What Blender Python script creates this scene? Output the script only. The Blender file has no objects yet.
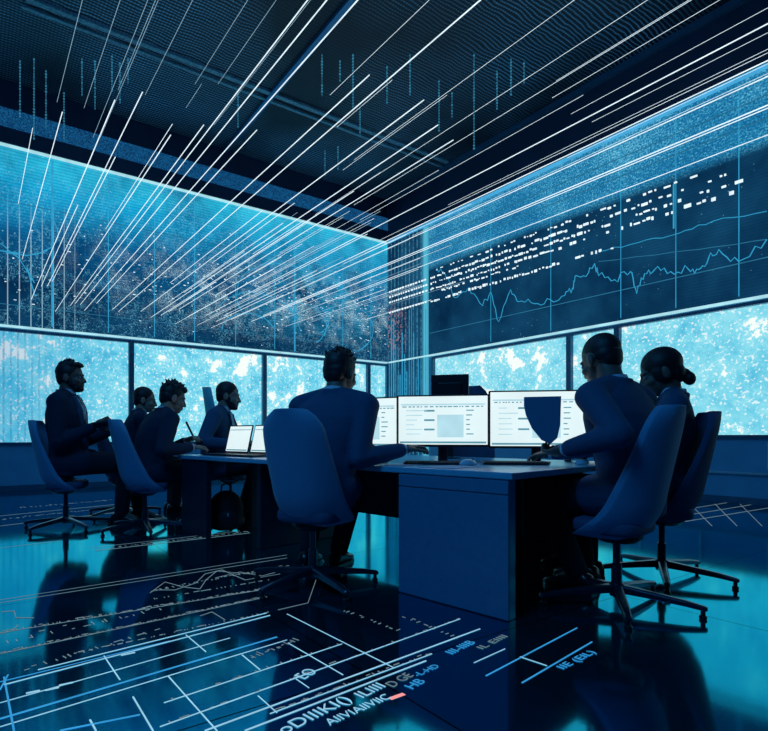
import bpy, bmesh, math, random
from mathutils import Vector, Matrix, Euler
R = math.radians
SC = bpy.context.scene
COL = SC.collection
# ------------------------------------------------------------------ camera model
F, PX, HY, CZ = 547.0, 357.0, 436.0, 0.91
cam = bpy.data.cameras.new('camera'); camo = bpy.data.objects.new('camera', cam); COL.objects.link(camo)
camo.location = (0, 0, CZ); camo.rotation_euler = (R(90), 0, 0)
cam.sensor_fit = 'HORIZONTAL'; cam.sensor_width = 36; cam.lens = 36 * F / 768
cam.shift_x = (384 - PX) / 768; cam.shift_y = (HY - 365.5) / 768
cam.clip_start = .05; cam.clip_end = 100
SC.camera = camo
SC.view_settings.view_transform = 'Standard'; SC.view_settings.look = 'None'
SC.view_settings.gamma = 1; SC.view_settings.exposure = 0; SC.view_settings.use_curve_mapping = False

CX, CY = 0.77, 13.6                       # far corner of the room
A = R(35)
XL = Vector((-math.cos(A), -math.sin(A), 0)); NL = Vector((math.sin(A), -math.cos(A), 0))
XR = Vector((math.sin(A), -math.cos(A), 0)); NR = Vector((-math.cos(A), -math.sin(A), 0))
CORNER = Vector((CX, CY, 0))
CEIL = 6.75; STOP = 5.66; WTOP = 2.68; WBL = .76; WBR = .88
LEN = 14.0

def floor_pt(px, py, z=0.0):
    d = (CZ - z) * F / (py - HY)
    return Vector(((px - PX) / F * d, d, z))
def at(px, py, d):
    return Vector(((px - PX) / F * d, d, CZ + (HY - py) * d / F))
def tl(px):
    r = (px - PX) / F; return (CX - CY * r) / (math.cos(A) - math.sin(A) * r)
def tr(px):
    r = (px - PX) / F; return (CY * r - CX) / (math.sin(A) + math.cos(A) * r)
def on_left(px, py):                        # -> wall coords (t, z)
    t = tl(px); d = CY - t * math.sin(A); return t, CZ + (HY - py) * d / F
def on_right(px, py):
    t = tr(px); d = CY - t * math.cos(A); return t, CZ + (HY - py) * d / F
def on_ceil(px, py):
    d = (CEIL - CZ) * F / (HY - py); return Vector(((px - PX) / F * d, d, CEIL))

# ------------------------------------------------------------------ materials
class G:
    def __init__(s, name):
        s.m = bpy.data.materials.new(name); s.m.use_nodes = True
        s.t = s.m.node_tree; s.t.nodes.clear()
        s.out = s.t.nodes.new('ShaderNodeOutputMaterial')
    def n(s, typ, ins=None, **props):
        nd = s.t.nodes.new('ShaderNode' + typ)
        for k, v in props.items(): setattr(nd, k, v)
        for k, v in (ins or {}).items():
            sock = nd.inputs[k]
            if isinstance(v, bpy.types.NodeSocket): s.t.links.new(v, sock)
            else: sock.default_value = v
        return nd
    def math(s, op, a, b=0.0, c=0.0):
        nd = s.n('Math', {0: a, 1: b, 2: c}, operation=op); return nd.outputs[0]
    def mix(s, f, a, b, blend='MIX'):
        nd = s.n('Mix', {}, data_type='RGBA', blend_type=blend)
        for i, v in ((0, f), (6, a), (7, b)):
            if isinstance(v, bpy.types.NodeSocket): s.t.links.new(v, nd.inputs[i])
            else: nd.inputs[i].default_value = v
        return nd.outputs[2]
    def ramp(s, f, stops, interp='LINEAR'):
        nd = s.n('ValToRGB', {0: f}); cr = nd.color_ramp; cr.interpolation = interp
        while len(cr.elements) < len(stops): cr.elements.new(.5)
        for e, (p, c) in zip(cr.elements, stops):
            e.position = p; e.color = c if len(c) == 4 else (*c, 1)
        return nd.outputs[0]
    def step(s, f, lo, hi):
        nd = s.n('MapRange', {'Value': f, 'From Min': lo, 'From Max': hi}); nd.clamp = True
        return nd.outputs[0]
    def coord(s):
        c = s.n('TexCoord').outputs['Object']; x = s.n('SeparateXYZ', {0: c})
        return c, x.outputs[0], x.outputs[1], x.outputs[2]
    def noise(s, v, scale, detail=2, rough=.5):
        return s.n('TexNoise', {'Vector': v, 'Scale': scale, 'Detail': detail, 'Roughness': rough}).outputs[0]
    def done(s, sh):
        s.t.links.new(sh, s.out.inputs[0]); return s.m

def C4(r, g, b): return (r, g, b, 1)
def plain(name, col, rough=.6, metal=0.0, spec=.5, var=.12, scale=30, bump=0.0, sheen=0.0):
    g = G(name); c, x, y, z = g.coord()
    nz = g.noise(c, scale, 4)
    lo = tuple(v * (1 - var) for v in col); hi = tuple(min(1, v * (1 + var)) for v in col)
    base = g.ramp(nz, [(.3, lo), (.7, hi)])
    p = g.n('BsdfPrincipled', {'Base Color': base, 'Roughness': rough, 'Metallic': metal, 'Specular IOR Level': spec, 'Sheen Weight': sheen})
    if bump:
        b = g.n('Bump', {'Height': nz, 'Strength': bump, 'Distance': .002}); g.t.links.new(b.outputs[0], p.inputs['Normal'])
    return g.done(p.outputs[0])
def glow(name, col, strength, sample=False):
    g = G(name); c, x, y, z = g.coord()
    nz = g.noise(c, 6, 2)
    s_ = g.math('MULTIPLY', g.math('ADD', g.math('MULTIPLY', nz, .6), .7), strength)
    e = g.n('Emission', {'Color': C4(*col), 'Strength': s_})
    m = g.done(e.outputs[0])
    if not sample: m.cycles.emission_sampling = 'NONE'
    return m

M = {}
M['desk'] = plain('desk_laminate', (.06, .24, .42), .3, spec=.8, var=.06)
M['desk_top_lit'] = plain('desk_laminate_lit', (.16, .50, .72), .25, spec=.8, var=.05)  # same laminate as desk, lightened to paint in the screens' reflection on top
M['desk_dark'] = plain('desk_dark_panel', (.006, .018, .042), .5)
M['chair'] = plain('chair_fabric', (.09, .29, .50), .75, var=.10, scale=220, bump=.25, sheen=.15)
M['chair_dark'] = plain('chair_fabric_dark', (.03, .08, .18), .75, var=.10, scale=220, bump=.25)
M['chair_teal'] = plain('chair_fabric_teal', (.10, .55, .65), .6, var=.10, scale=220, bump=.2)
M['metal'] = plain('chair_metal', (.05, .09, .15), .28, .8)
M['black'] = plain('black_plastic', (.01, .014, .022), .35)
M['suit'] = plain('suit_wool', (.018, .080, .17), .8, var=.15, scale=160, bump=.2, spec=.3)
M['suit_dark'] = plain('suit_wool_dark', (.008, .028, .062), .85, var=.15, scale=160, bump=.2, spec=.25)
M['trouser'] = plain('trouser_wool', (.004, .009, .022), .9, var=.15, scale=160, bump=.2)
M['shirt'] = plain('shirt_cotton', (.5, .65, .8), .8, var=.05)
M['tie'] = plain('tie_silk', (.01, .025, .08), .4)
M['skin'] = plain('skin_brown', (.16, .10, .085), .5, var=.12, scale=60, bump=.1)
M['skin_light'] = plain('skin_light_brown', (.36, .22, .17), .5, var=.1, scale=60, bump=.1)
M['hair'] = plain('hair_dark', (.006, .008, .014), .55, var=.3, scale=120, bump=.5)
M['eye'] = plain('eye_white', (.35, .4, .45), .2)
M['leather'] = plain('shoe_leather', (.006, .009, .016), .3)
M['wall'] = plain('wall_paint', (.06, .34, .60), .55, var=.06, scale=3)
M['wall_dark'] = plain('wall_dark_panel', (.012, .035, .085), .5, var=.15, scale=2)
M['frame'] = plain('window_frame_metal', (.03, .14, .26), .35, .3)
M['ledge'] = plain('pale_ledge_metal', (.3, .6, .75), .3, .3)
M['paper'] = plain('paper_sheet', (.25, .42, .6), .8)
M['mouse'] = plain('mouse_plastic', (.35, .55, .68), .3)
M['bag'] = plain('bag_nylon', (.005, .008, .015), .7, bump=.3)
M['ink'] = plain('screen_ink', (.05, .2, .32), .6)
M['streak'] = glow('light_streak_white', (.75, .92, 1.0), 1.15)
M['streak_dim'] = glow('light_streak_pale', (.42, .68, .85), .75)
M['bead'] = glow('bead_cyan', (.05, .33, .55), .55)
M['line_white'] = glow('floor_line_white', (.38, .75, 1.0), .8)
M['line_blue'] = glow('floor_line_blue', (.05, .42, .9), .75)
M['line_pale'] = glow('floor_line_pale', (.42, .58, .68), .36)
M['line_red'] = glow('floor_mark_red', (1, .35, .35), .9)
M['chart'] = glow('chart_line_cyan', (.04, .45, .78), .75)
M['chart_dim'] = glow('chart_line_dim', (.04, .28, .5), .55)
M['glyph'] = glow('glyph_white', (.75, .92, 1.0), 1.1)
M['cove'] = glow('glowing_trim', (.08, .5, .9), .8); M['trim_glow_pale'] = glow('glowing_trim_pale', (.45, .85, .95), .9)  # bright trim and ledge lines: their brightness is put in as emission

def m_pane(name, left):
    g = G(name); c, x, y, z = g.coord()
    big = g.noise(c, 1.5, 5, .62); fine = g.noise(c, 7, 5, .75); tiny = g.noise(c, 24, 2, .6)
    base = g.ramp(g.math('ADD', g.math('MULTIPLY', fine, .4), g.math('MULTIPLY', big, .6)),
                  [(.32, (.03, .38, .64)), (.46, (.14, .63, .83)), (.60, (.36, .84, .94))] if left else [(.32, (.06, .46, .70)), (.47, (.20, .68, .84)), (.62, (.40, .84, .93))])
    spk = g.step(tiny, .585, .64)
    col = g.mix(g.math('MULTIPLY', spk, .8), base, C4(.85, .97, 1))
    blot = g.step(g.math('ADD', big, g.math('MULTIPLY', g.math('SUBTRACT', fine, .5), .30)), .588, .602)
    col = g.mix(blot, col, C4(.93, 1, .97))
    if left:   # the far left panes are deeper blue, with fine vertical stripes of code
        dk = g.step(x, 6.0, 8.6)
        col = g.mix(g.math('MULTIPLY', dk, .62), col, C4(.015, .28, .55))
        w = g.math('SINE', g.math('MULTIPLY', x, 62.0))
        strp = g.math('MULTIPLY', g.step(w, .3, .9), g.math('MULTIPLY', g.step(x, 6.6, 8.2), g.step(fine, .4, .6)))
        col = g.mix(g.math('MULTIPLY', strp, .7), col, C4(.01, .16, .36))
    e = g.n('Emission', {'Color': col, 'Strength': 1.0})
    return g.done(e.outputs[0])
M['pane_l'] = m_pane('left_window_pane', True); M['pane_r'] = m_pane('right_window_pane', False)

def m_screen_left():
    g = G('left_wall_display'); c, x, y, z = g.coord()
    v = g.step(z, WTOP + .05, STOP)
    base = g.ramp(v, [(0, (.003, .045, .12)), (.25, (.002, .045, .13)), (.55, (.003, .11, .29)), (.8, (.006, .31, .60)), (1, (.03, .60, .88))])
    low = g.noise(c, .75, 4, .6)
    base = g.mix(1.0, base, g.ramp(low, [(.35, (.35, .4, .5)), (.62, (1.35, 1.3, 1.2))]), 'MULTIPLY')
    # bright haze of data towards the corner
    haze = g.math('MULTIPLY', g.step(g.math('ABSOLUTE', g.math('SUBTRACT', x, 1.9)), 2.6, .4), g.step(g.noise(c, 1.6, 5, .65), .40, .66))
    haze = g.math('MULTIPLY', haze, g.step(v, .08, .35))
    base = g.mix(g.math('MULTIPLY', haze, .75), base, C4(.03, .42, .70))
    # clouds of speckle
    cloud = g.step(g.noise(c, 1.1, 5, .65), .44, .66)
    dots = g.step(g.noise(c, 44, 3, .8), .56, .64)
    spk = g.math('MULTIPLY', cloud, dots)
    col = g.mix(g.math('MULTIPLY', spk, .85), base, C4(.20, .70, .92))
    zb = g.step(g.math('ABSOLUTE', g.math('SUBTRACT', z, 3.85)), 1.0, .3)
    burst = g.math('MULTIPLY', g.math('MULTIPLY', zb, g.step(x, 7.5, 4.5)), g.math('MULTIPLY', g.step(g.noise(c, 2.3, 5, .7), .47, .6), g.step(g.noise(c, 60, 2, .75), .515, .56)))
    col = g.mix(g.math('MULTIPLY', burst, .85), col, C4(.62, .9, .98))
    vor = g.n('TexVoronoi', {'Vector': c, 'Scale': 9.0}, feature='F1').outputs['Distance']
    col = g.mix(g.math('MULTIPLY', g.step(vor, .09, .05), .8), col, C4(.4, .75, .9))
    # network of thin contour lines
    net = g.math('ABSOLUTE', g.math('SUBTRACT', g.noise(c, 1.35, 6, .7), .5))
    col = g.mix(g.math('MULTIPLY', g.step(net, .006, .001), .55), col, C4(.16, .6, .85))
    # scan lines
    sc = g.step(g.math('SINE', g.math('MULTIPLY', z, 120.0)), -.2, .9)
    col = g.mix(g.math('MULTIPLY', sc, .28), col, C4(.0, .03, .08))
    # dense vertical rules at the far left
    w = g.step(g.math('SINE', g.math('MULTIPLY', x, 38.0)), .93, .99)
    w = g.math('MULTIPLY', w, g.math('MULTIPLY', g.step(x, 6.8, 7.2), g.step(v, .75, .5)))
    col = g.mix(g.math('MULTIPLY', w, .55), col, C4(.45, .75, .9))
    e = g.n('Emission', {'Color': col, 'Strength': 1.0}); return g.done(e.outputs[0])
def m_screen_right():
    g = G('right_wall_display'); c, x, y, z = g.coord()
    band = g.math('MULTIPLY', g.step(z, 4.62, 4.78), 1.0)
    low = g.noise(c, .9, 4, .6)
    dark = g.ramp(low, [(.35, (.002, .022, .065)), (.65, (.006, .06, .14))])
    br = g.ramp(g.math('ADD', g.math('MULTIPLY', g.noise(c, 38, 3, .75), .7), g.math('MULTIPLY', low, .3)), [(.42, (.008, .13, .32)), (.52, (.02, .27, .5)), (.62, (.2, .62, .82))])
    col = g.mix(band, dark, br)
    vor = g.n('TexVoronoi', {'Vector': c, 'Scale': 11.0}, feature='F1').outputs['Distance']
    col = g.mix(g.math('MULTIPLY', g.step(vor, .10, .05), g.math('MULTIPLY', g.step(g.noise(c, 1.3, 3), .5, .6), .6)), col, C4(.25, .6, .8))
    sc = g.step(g.math('SINE', g.math('MULTIPLY', z, 140.0)), -.2, .9)
    col = g.mix(g.math('MULTIPLY', sc, .22), col, C4(.0, .02, .06))
    e = g.n('Emission', {'Color': col, 'Strength': 1.0}); return g.done(e.outputs[0])
def m_pillar():
    g = G('corner_column_display'); c, x, y, z = g.coord()
    w = g.step(g.math('SINE', g.math('MULTIPLY', x, 46.0)), .55, .98)
    nz = g.noise(c, 14, 3, .7)
    w = g.math('MULTIPLY', w, g.step(nz, .38, .62))
    base = g.ramp(g.noise(c, 1.2, 3), [(.4, (.003, .03, .085)), (.6, (.01, .08, .17))])
    col = g.mix(g.math('MULTIPLY', w, .7), base, C4(.09, .42, .62))
    red = g.math('MULTIPLY', g.step(g.noise(c, 22, 2), .54, .62), g.math('MULTIPLY', g.step(g.math('ABSOLUTE', g.math('SUBTRACT', z, 3.5)), .8, .2), g.step(x, .9, .2)))
    col = g.mix(red, col, C4(.42, .24, .26))
    edge = g.step(g.math('ABSOLUTE', g.math('SUBTRACT', x, 1.42)), .14, .05)
    col = g.mix(g.math('MULTIPLY', edge, .8), col, C4(.10, .55, .75))
    e = g.n('Emission', {'Color': col, 'Strength': 1.0}); return g.done(e.outputs[0])
M['screen_l'] = m_screen_left(); M['screen_r'] = m_screen_right(); M['pillar'] = m_pillar()

def m_ceiling():
    g = G('ceiling_mesh'); c, x, y, z = g.coord()
    wob = g.math('MULTIPLY', g.noise(c, 2.2, 3), 14.0)
    w = g.step(g.math('SINE', g.math('ADD', g.math('MULTIPLY', y, 105.0), wob)), .1, .9)
    w2 = g.step(g.math('SINE', g.math('MULTIPLY', x, 140.0)), -1.6, .3)
    k = g.math('MULTIPLY', w, w2)
    patch = g.step(g.noise(c, .35, 3), .36, .66)
    col = g.mix(g.math('MULTIPLY', k, patch), C4(.004, .012, .028), C4(.28, .68, 1.0))
    p = g.n('BsdfPrincipled', {'Base Color': col, 'Roughness': .5, 'Metallic': .0})
    b = g.n('Bump', {'Height': k, 'Strength': .4, 'Distance': .01}); g.t.links.new(b.outputs[0], p.inputs['Normal'])
    return g.done(p.outputs[0])
def m_floor():
    g = G('polished_floor'); c, x, y, z = g.coord()
    br = g.n('TexBrick', {'Vector': c, 'Scale': 1.0, 'Mortar Size': .004, 'Brick Width': 1.8, 'Row Height': 1.8, 'Color1': C4(1, 1, 1), 'Color2': C4(.9, .9, .9), 'Mortar': C4(0, 0, 0)}, offset=0.0)
    nz = g.noise(c, 1.3, 5, .6); ng = g.noise(c, 40, 3)
    base = g.ramp(nz, [(.3, (.006, .24, .40)), (.7, (.010, .31, .48))])
    base = g.mix(1.0, base, br.outputs[0], 'MULTIPLY')
    spt = C4(.06, .95, 1)
    rough = g.math('ADD', g.math('MULTIPLY', nz, .06), .05)
    p = g.n('BsdfPrincipled', {'Base Color': base, 'Roughness': rough, 'Metallic': .92, 'Specular IOR Level': .4, 'Specular Tint': spt, 'IOR': 1.8})
    b = g.n('Bump', {'Height': ng, 'Strength': .03, 'Distance': .002}); g.t.links.new(b.outputs[0], p.inputs['Normal'])
    return g.done(p.outputs[0])
def m_speckle():
    g = G('speckled_soffit_strip'); c, x, y, z = g.coord()
    k = g.step(g.noise(c, 60, 3, .75), .42, .66)
    col = g.mix(k, C4(.003, .03, .10), C4(.012, .17, .42))
    e = g.n('Emission', {'Color': col, 'Strength': .8}); return g.done(e.outputs[0])
M['ceiling'] = m_ceiling(); M['floor'] = m_floor(); M['speckle'] = m_speckle()
def m_display(name, tint, seed):
    g = G(name); c, x, y, z = g.coord()
    nz = g.noise(c, 3 + seed, 2)
    col = g.ramp(nz, [(.35, tuple(v * .92 for v in tint)), (.65, tint)])
    e = g.n('Emission', {'Color': col, 'Strength': 1.0}); return g.done(e.outputs[0])
M['display'] = m_display('monitor_display', (.80, .97, 1.0), 0)
M['display_blue'] = m_display('monitor_display_blue', (.42, .80, .93), 1)
M['ui_pale'] = glow('page_block_pale', (.45, .72, .82), 1.0)
M['ui_dark'] = glow('page_text_dark', (.10, .30, .40), 1.0)

# ------------------------------------------------------------------ mesh helpers
def link(name, bm, mat, parent=None, smooth=True, bevel=0.0, angle=40, mw=None):
    me = bpy.data.meshes.new(name)
    bmesh.ops.recalc_face_normals(bm, faces=bm.faces[:])
    bm.to_mesh(me); bm.free()
    o = bpy.data.objects.new(name, me); COL.objects.link(o)
    me.materials.append(mat)
    if smooth:
        for p in me.polygons: p.use_smooth = True
        try: me.set_sharp_from_angle(angle=R(angle))
        except Exception: pass
    if bevel:
        b = o.modifiers.new('bevel', 'BEVEL'); b.width = bevel; b.segments = 2; b.limit_method = 'ANGLE'; b.angle_limit = R(40)
    if parent is not None: o.parent = parent
    if mw is not None: o.matrix_world = mw
    return o
def tag(o, label=None, cat=None, group=None, kind=None):
    if label: o['label'] = label
    if cat: o['category'] = cat
    if group: o['group'] = group
    if kind: o['kind'] = kind
    return o
def thing(name, label, cat, loc=(0, 0, 0), rz=0.0, group=None, scale=1.0):
    o = bpy.data.objects.new(name, None); COL.objects.link(o); o.empty_display_size = .1
    o.location = loc; o.rotation_euler = (0, 0, rz); o.scale = (scale,) * 3
    return tag(o, label, cat, group)
def box(bm, c, s, rot=None):
    mt = Matrix.Translation(Vector(c))
    if rot is not None: mt = mt @ rot.to_4x4()
    mt = mt @ Matrix.Diagonal((s[0], s[1], s[2], 1))
    bmesh.ops.create_cube(bm, size=1, matrix=mt)
def box2(bm, lo, hi):
    box(bm, [(a + b) / 2 for a, b in zip(lo, hi)], [abs(b - a) for a, b in zip(lo, hi)])
def ell(bm, c, r, rot=None, u=20, v=14):
    mt = Matrix.Translation(Vector(c))
    if rot is not None: mt = mt @ rot.to_4x4()
    mt = mt @ Matrix.Diagonal((r[0], r[1], r[2], 1))
    bmesh.ops.create_uvsphere(bm, u_segments=u, v_segments=v, radius=1, matrix=mt)
def rings(bm, rs, caps=True):
    L = [[bm.verts.new(p) for p in r] for r in rs]
    n = len(L[0])
    for a, b in zip(L, L[1:]):
        for i in range(n): bm.faces.new((a[i], a[(i + 1) % n], b[(i + 1) % n], b[i]))
    if caps: bm.faces.new(L[0][::-1]); bm.faces.new(L[-1])
def frame_of(d):
    d = d.normalized(); up = Vector((0, 0, 1)) if abs(d.z) < .9 else Vector((0, 1, 0))
    x = d.cross(up).normalized(); return x, x.cross(d).normalized()
def tube(bm, pts, rad, n=8, sx=1.0, sy=1.0):
    pts = [Vector(p) for p in pts]; rs = []
    if not hasattr(rad, '__len__'): rad = [rad] * len(pts)
    for i, p in enumerate(pts):
        d = (pts[min(i + 1, len(pts) - 1)] - pts[max(i - 1, 0)])
        x, y = frame_of(d)
        rs.append([p + x * math.cos(a) * rad[i] * sx + y * math.sin(a) * rad[i] * sy for a in [2 * math.pi * k / n for k in range(n)]])
    rings(bm, rs)
def cap(bm, a, b, ra, rb, n=14):            # tapered capsule with round ends
    a = Vector(a); b = Vector(b); d = (b - a); L = d.length
    if L < 1e-6: ell(bm, a, (ra,) * 3); return
    d.normalize(); x, y = frame_of(d); rs = []
    for k in range(1, 5):
        t = math.pi / 2 * (1 - k / 4); rs.append((a - d * ra * math.sin(t), ra * max(math.cos(t), .02)))
    for k in range(0, 4):
        t = math.pi / 2 * (k / 4); rs.append((b + d * rb * math.sin(t), rb * max(math.cos(t), .02)))
    rings(bm, [[c + x * math.cos(q) * r + y * math.sin(q) * r for q in [2 * math.pi * i / n for i in range(n)]] for c, r in rs])
def lathe(bm, prof, c=(0, 0, 0), n=20):
    c = Vector(c)
    rings(bm, [[c + Vector((math.cos(a) * r, math.sin(a) * r, z)) for a in [2 * math.pi * k / n for k in range(n)]] for r, z in prof])
def prism(bm, pts, d):
    d = Vector(d); lo = [bm.verts.new(Vector(p)) for p in pts]; hi = [bm.verts.new(Vector(p) + d) for p in pts]
    n = len(lo); bm.faces.new(lo[::-1]); bm.faces.new(hi)
    for i in range(n): bm.faces.new((lo[i], lo[(i + 1) % n], hi[(i + 1) % n], hi[i]))
def fuse(name, bm, mat, parent, voxel=.01, smooth_it=3, label=None):
    me = bpy.data.meshes.new('tmp'); bmesh.ops.recalc_face_normals(bm, faces=bm.faces[:]); bm.to_mesh(me); bm.free()
    o = bpy.data.objects.new('tmp', me); COL.objects.link(o)
    r = o.modifiers.new('r', 'REMESH'); r.mode = 'VOXEL'; r.voxel_size = voxel; r.use_smooth_shade = True
    s = o.modifiers.new('s', 'SMOOTH'); s.factor = .5; s.iterations = smooth_it
    dg = bpy.context.evaluated_depsgraph_get(); dg.update()
    me2 = bpy.data.meshes.new_from_object(o.evaluated_get(dg))
    bpy.data.objects.remove(o); bpy.data.meshes.remove(me)
    for p in me2.polygons: p.use_smooth = True
    me2.materials.clear(); me2.materials.append(mat)
    q = bpy.data.objects.new(name, me2); COL.objects.link(q); q.parent = parent
    if label: q['label'] = label
    return q
def copy_tree(o, parent=None):
    c = o.copy(); COL.objects.link(c)
    if parent is not None: c.parent = parent
    for ch in [x for x in bpy.data.objects if x.parent == o]: copy_tree(ch, c)
    return c

# ------------------------------------------------------------------ room shell
MWL = Matrix.Translation(CORNER) @ Matrix(((XL.x, NL.x, 0), (XL.y, NL.y, 0), (0, 0, 1))).to_4x4()
MWR = Matrix.Translation(CORNER) @ Matrix(((XR.x, -NR.x, 0), (XR.y, -NR.y, 0), (0, 0, 1))).to_4x4()
# in MWL: X along the wall, +Y into the room.  In MWR: X along the wall, -Y into the room.
bm = bmesh.new(); box2(bm, (-.3, -.3, -.2), (LEN + .3, LEN + .3, 0)); fl = link('floor', bm, M['floor'], mw=MWL, smooth=False); tag(fl, kind='structure')
bm = bmesh.new(); box2(bm, (-.3, -.3, CEIL), (LEN + .3, LEN + .3, CEIL + .2)); ce = link('ceiling', bm, M['ceiling'], mw=MWL, smooth=False); tag(ce, kind='structure')
def wall(name, mw, sgn, wb, x0):
    # one slab with the window strip cut out of it; front face on y = 0
    bm = bmesh.new(); y0, y1 = (-.22, 0) if sgn > 0 else (0, .22)
    box2(bm, (-.22, y0, 0), (LEN, y1, wb)); box2(bm, (-.22, y0, WTOP), (LEN, y1, CEIL))
    box2(bm, (-.22, y0, wb), (x0, y1, WTOP)); box2(bm, (LEN - .5, y0, wb), (LEN, y1, WTOP))
    bmesh.ops.remove_doubles(bm, verts=bm.verts[:], dist=.0005)
    o = link(name, bm, M['wall'], mw=mw, smooth=False); tag(o, kind='structure'); return o
wall('wall_left', MWL, 1, WBL, 0.0); wall('wall_right', MWR, -1, WBR, tr(432))
for nm, mw, lo, hi in (('wall_rear', MWL, (-.22, LEN, 0), (LEN, LEN + .2, CEIL)), ('wall_front', MWL, (LEN, 0, 0), (LEN + .2, LEN, CEIL))):
    bm = bmesh.new(); box2(bm, lo, hi); tag(link(nm, bm, M['wall_dark'], mw=mw, smooth=False), kind='structure')
# soffit above the displays: dark cladding, speckled strip, thin trims with a painted-in glow
def slab(name, mat, mw, sgn, x0, x1, z0, z1, d, kind='structure', parent=None, off=0.0):
    bm = bmesh.new(); box2(bm, (x0, sgn * off, z0), (x1, sgn * (off + d), z1))
    o = link(name, bm, mat, smooth=False, mw=mw)
    if kind: tag(o, kind=kind)
    return o
slab('trim_1', M['wall_dark'], MWL, 1, .06, LEN - .1, STOP + .06, CEIL - .003, .05)
slab('trim_2', M['speckle'], MWL, 1, .06, LEN - .1, 5.98, 6.28, .025, off=.052)
slab('trim_3', M['wall_dark'], MWR, -1, .06, LEN - .1, STOP + .06, CEIL - .003, .05)
slab('trim_4', M['trim_glow_pale'], MWL, 1, .06, LEN - .1, STOP + .015, STOP + .045, .06)
slab('trim_5', M['cove'], MWR, -1, .06, LEN - .1, STOP + .015, STOP + .055, .07)
slab('trim_6', M['frame'], MWR, -1, .06, LEN - .1, CEIL - .1, CEIL - .01, .09, off=.052)
slab('trim_7', M['trim_glow_pale'], MWL, 1, .06, LEN - .1, WTOP + .025, WTOP + .055, .07)  # window-top ledge line, made to glow so it reads bright
slab('trim_8', M['trim_glow_pale'], MWR, -1, .10, LEN - .1, WTOP + .025, WTOP + .055, .07)
slab('baseboard_left', M['frame'], MWL, 1, .06, LEN - .1, 0.001, .09, .02)
slab('baseboard_right', M['frame'], MWR, -1, .06, LEN - .1, 0.001, .09, .02)
slab('trim_9', M['ledge'], MWR, -1, tr(432), LEN - .1, .40, .43, .06)
for i, px in enumerate((640, 700, 768)):
    slab('trim_%d' % (10 + i), M['ledge'], MWR, -1, tr(px), tr(px) + .03, .46, WBR - .04, .03)
# ceiling seams
def ceil_bar(name, p0, p1, w, h, mat, over=2.0):
    a, b = on_ceil(*p0), on_ceil(*p1); d = (b - a).normalized(); a = a - d * over; 
    x = d.cross(Vector((0, 0, 1)))
    bm = bmesh.new(); prism(bm, [a + x * w, b + x * w, b - x * w, a - x * w], (0, 0, -h)); tag(link(name, bm, mat, smooth=False), kind='structure')
M['seam'] = plain('ceiling_seam_metal', (.05, .22, .42), .35, .5)
M['seam_pale'] = plain('ceiling_track_metal', (.16, .34, .42), .5, .2, var=.5, scale=40)
ceil_bar('trim_13', (306, 53), (180, 203), .05, .05, M['seam'])
ceil_bar('trim_14', (178, 56), (448, 161), .045, .04, M['seam_pale'])
ceil_bar('trim_15', (172, 62), (446, 167), .03, .04, M['seam_pale'])

# windows: frame + pane, each one a piece of the setting
def window(i, mw, sgn, x0, x1, wb, mat):
    f = bmesh.new(); w = .045; lo = min(sgn * -.10, sgn * .05); hi = max(sgn * -.10, sgn * .05)
    box2(f, (x0, lo, wb), (x0 + w, hi, WTOP)); box2(f, (x1 - w, lo, wb), (x1, hi, WTOP))
    box2(f, (x0 + w, lo, wb), (x1 - w, hi, wb + w)); box2(f, (x0 + w, lo, WTOP - w), (x1 - w, hi, WTOP))
    bmesh.ops.remove_doubles(f, verts=f.verts[:], dist=.0005)
    o = link('window_%d' % i, f, M['frame'], smooth=False, mw=mw); tag(o, kind='structure')
    p = bmesh.new(); box2(p, (x0 + w, sgn * -.06, wb + w), (x1 - w, sgn * -.03, WTOP - w))
    link('window_pane', p, mat, o, smooth=False)
lx = [0.02, tl(368), tl(264), tl(131), 10.6, 13.4]
for i in range(5): window(i + 1, MWL, 1, lx[i], lx[i + 1], WBL, M['pane_l'])
rx = [tr(433), tr(570), tr(618), tr(820), 13.4]
for i in range(4): window(i + 6, MWR, -1, rx[i], rx[i + 1], WBR, M['pane_r'])

# ------------------------------------------------------------------ wall displays
rnd = random.Random(7)
def pl(bm, pts, r, mw_sgn, off=.03, n=5):        # polyline tube in wall coords (t, z)
    tube(bm, [(t, mw_sgn * off, z) for t, z in pts], r, n)
def wall_display(name, label, mw, sgn, x0, x1, z0, z1, mat):
    root = bpy.data.objects.new(name, None); COL.objects.link(root); root.matrix_world = mw @ Matrix.Translation(((x0 + x1) / 2, 0, z0)); tag(root, label, 'wall display')
    inv = Matrix.Translation((-(x0 + x1) / 2, 0, -z0))
    bm = bmesh.new(); box2(bm, (x0, sgn * .004, z0), (x1, sgn * .03, z1)); p = link('display_panel', bm, mat, root, smooth=False)
    p.matrix_parent_inverse = inv.copy() @ Matrix.Identity(4)
    def part(nm, bm, m):
        q = link(nm, bm, m, root); q.matrix_parent_inverse = inv.copy(); return q
    return part
partL = wall_display('wall_display', 'long blue data display running along the left wall above its windows', MWL, 1, .04, LEN - .6, WTOP + .07, STOP, M['screen_l'])
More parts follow.
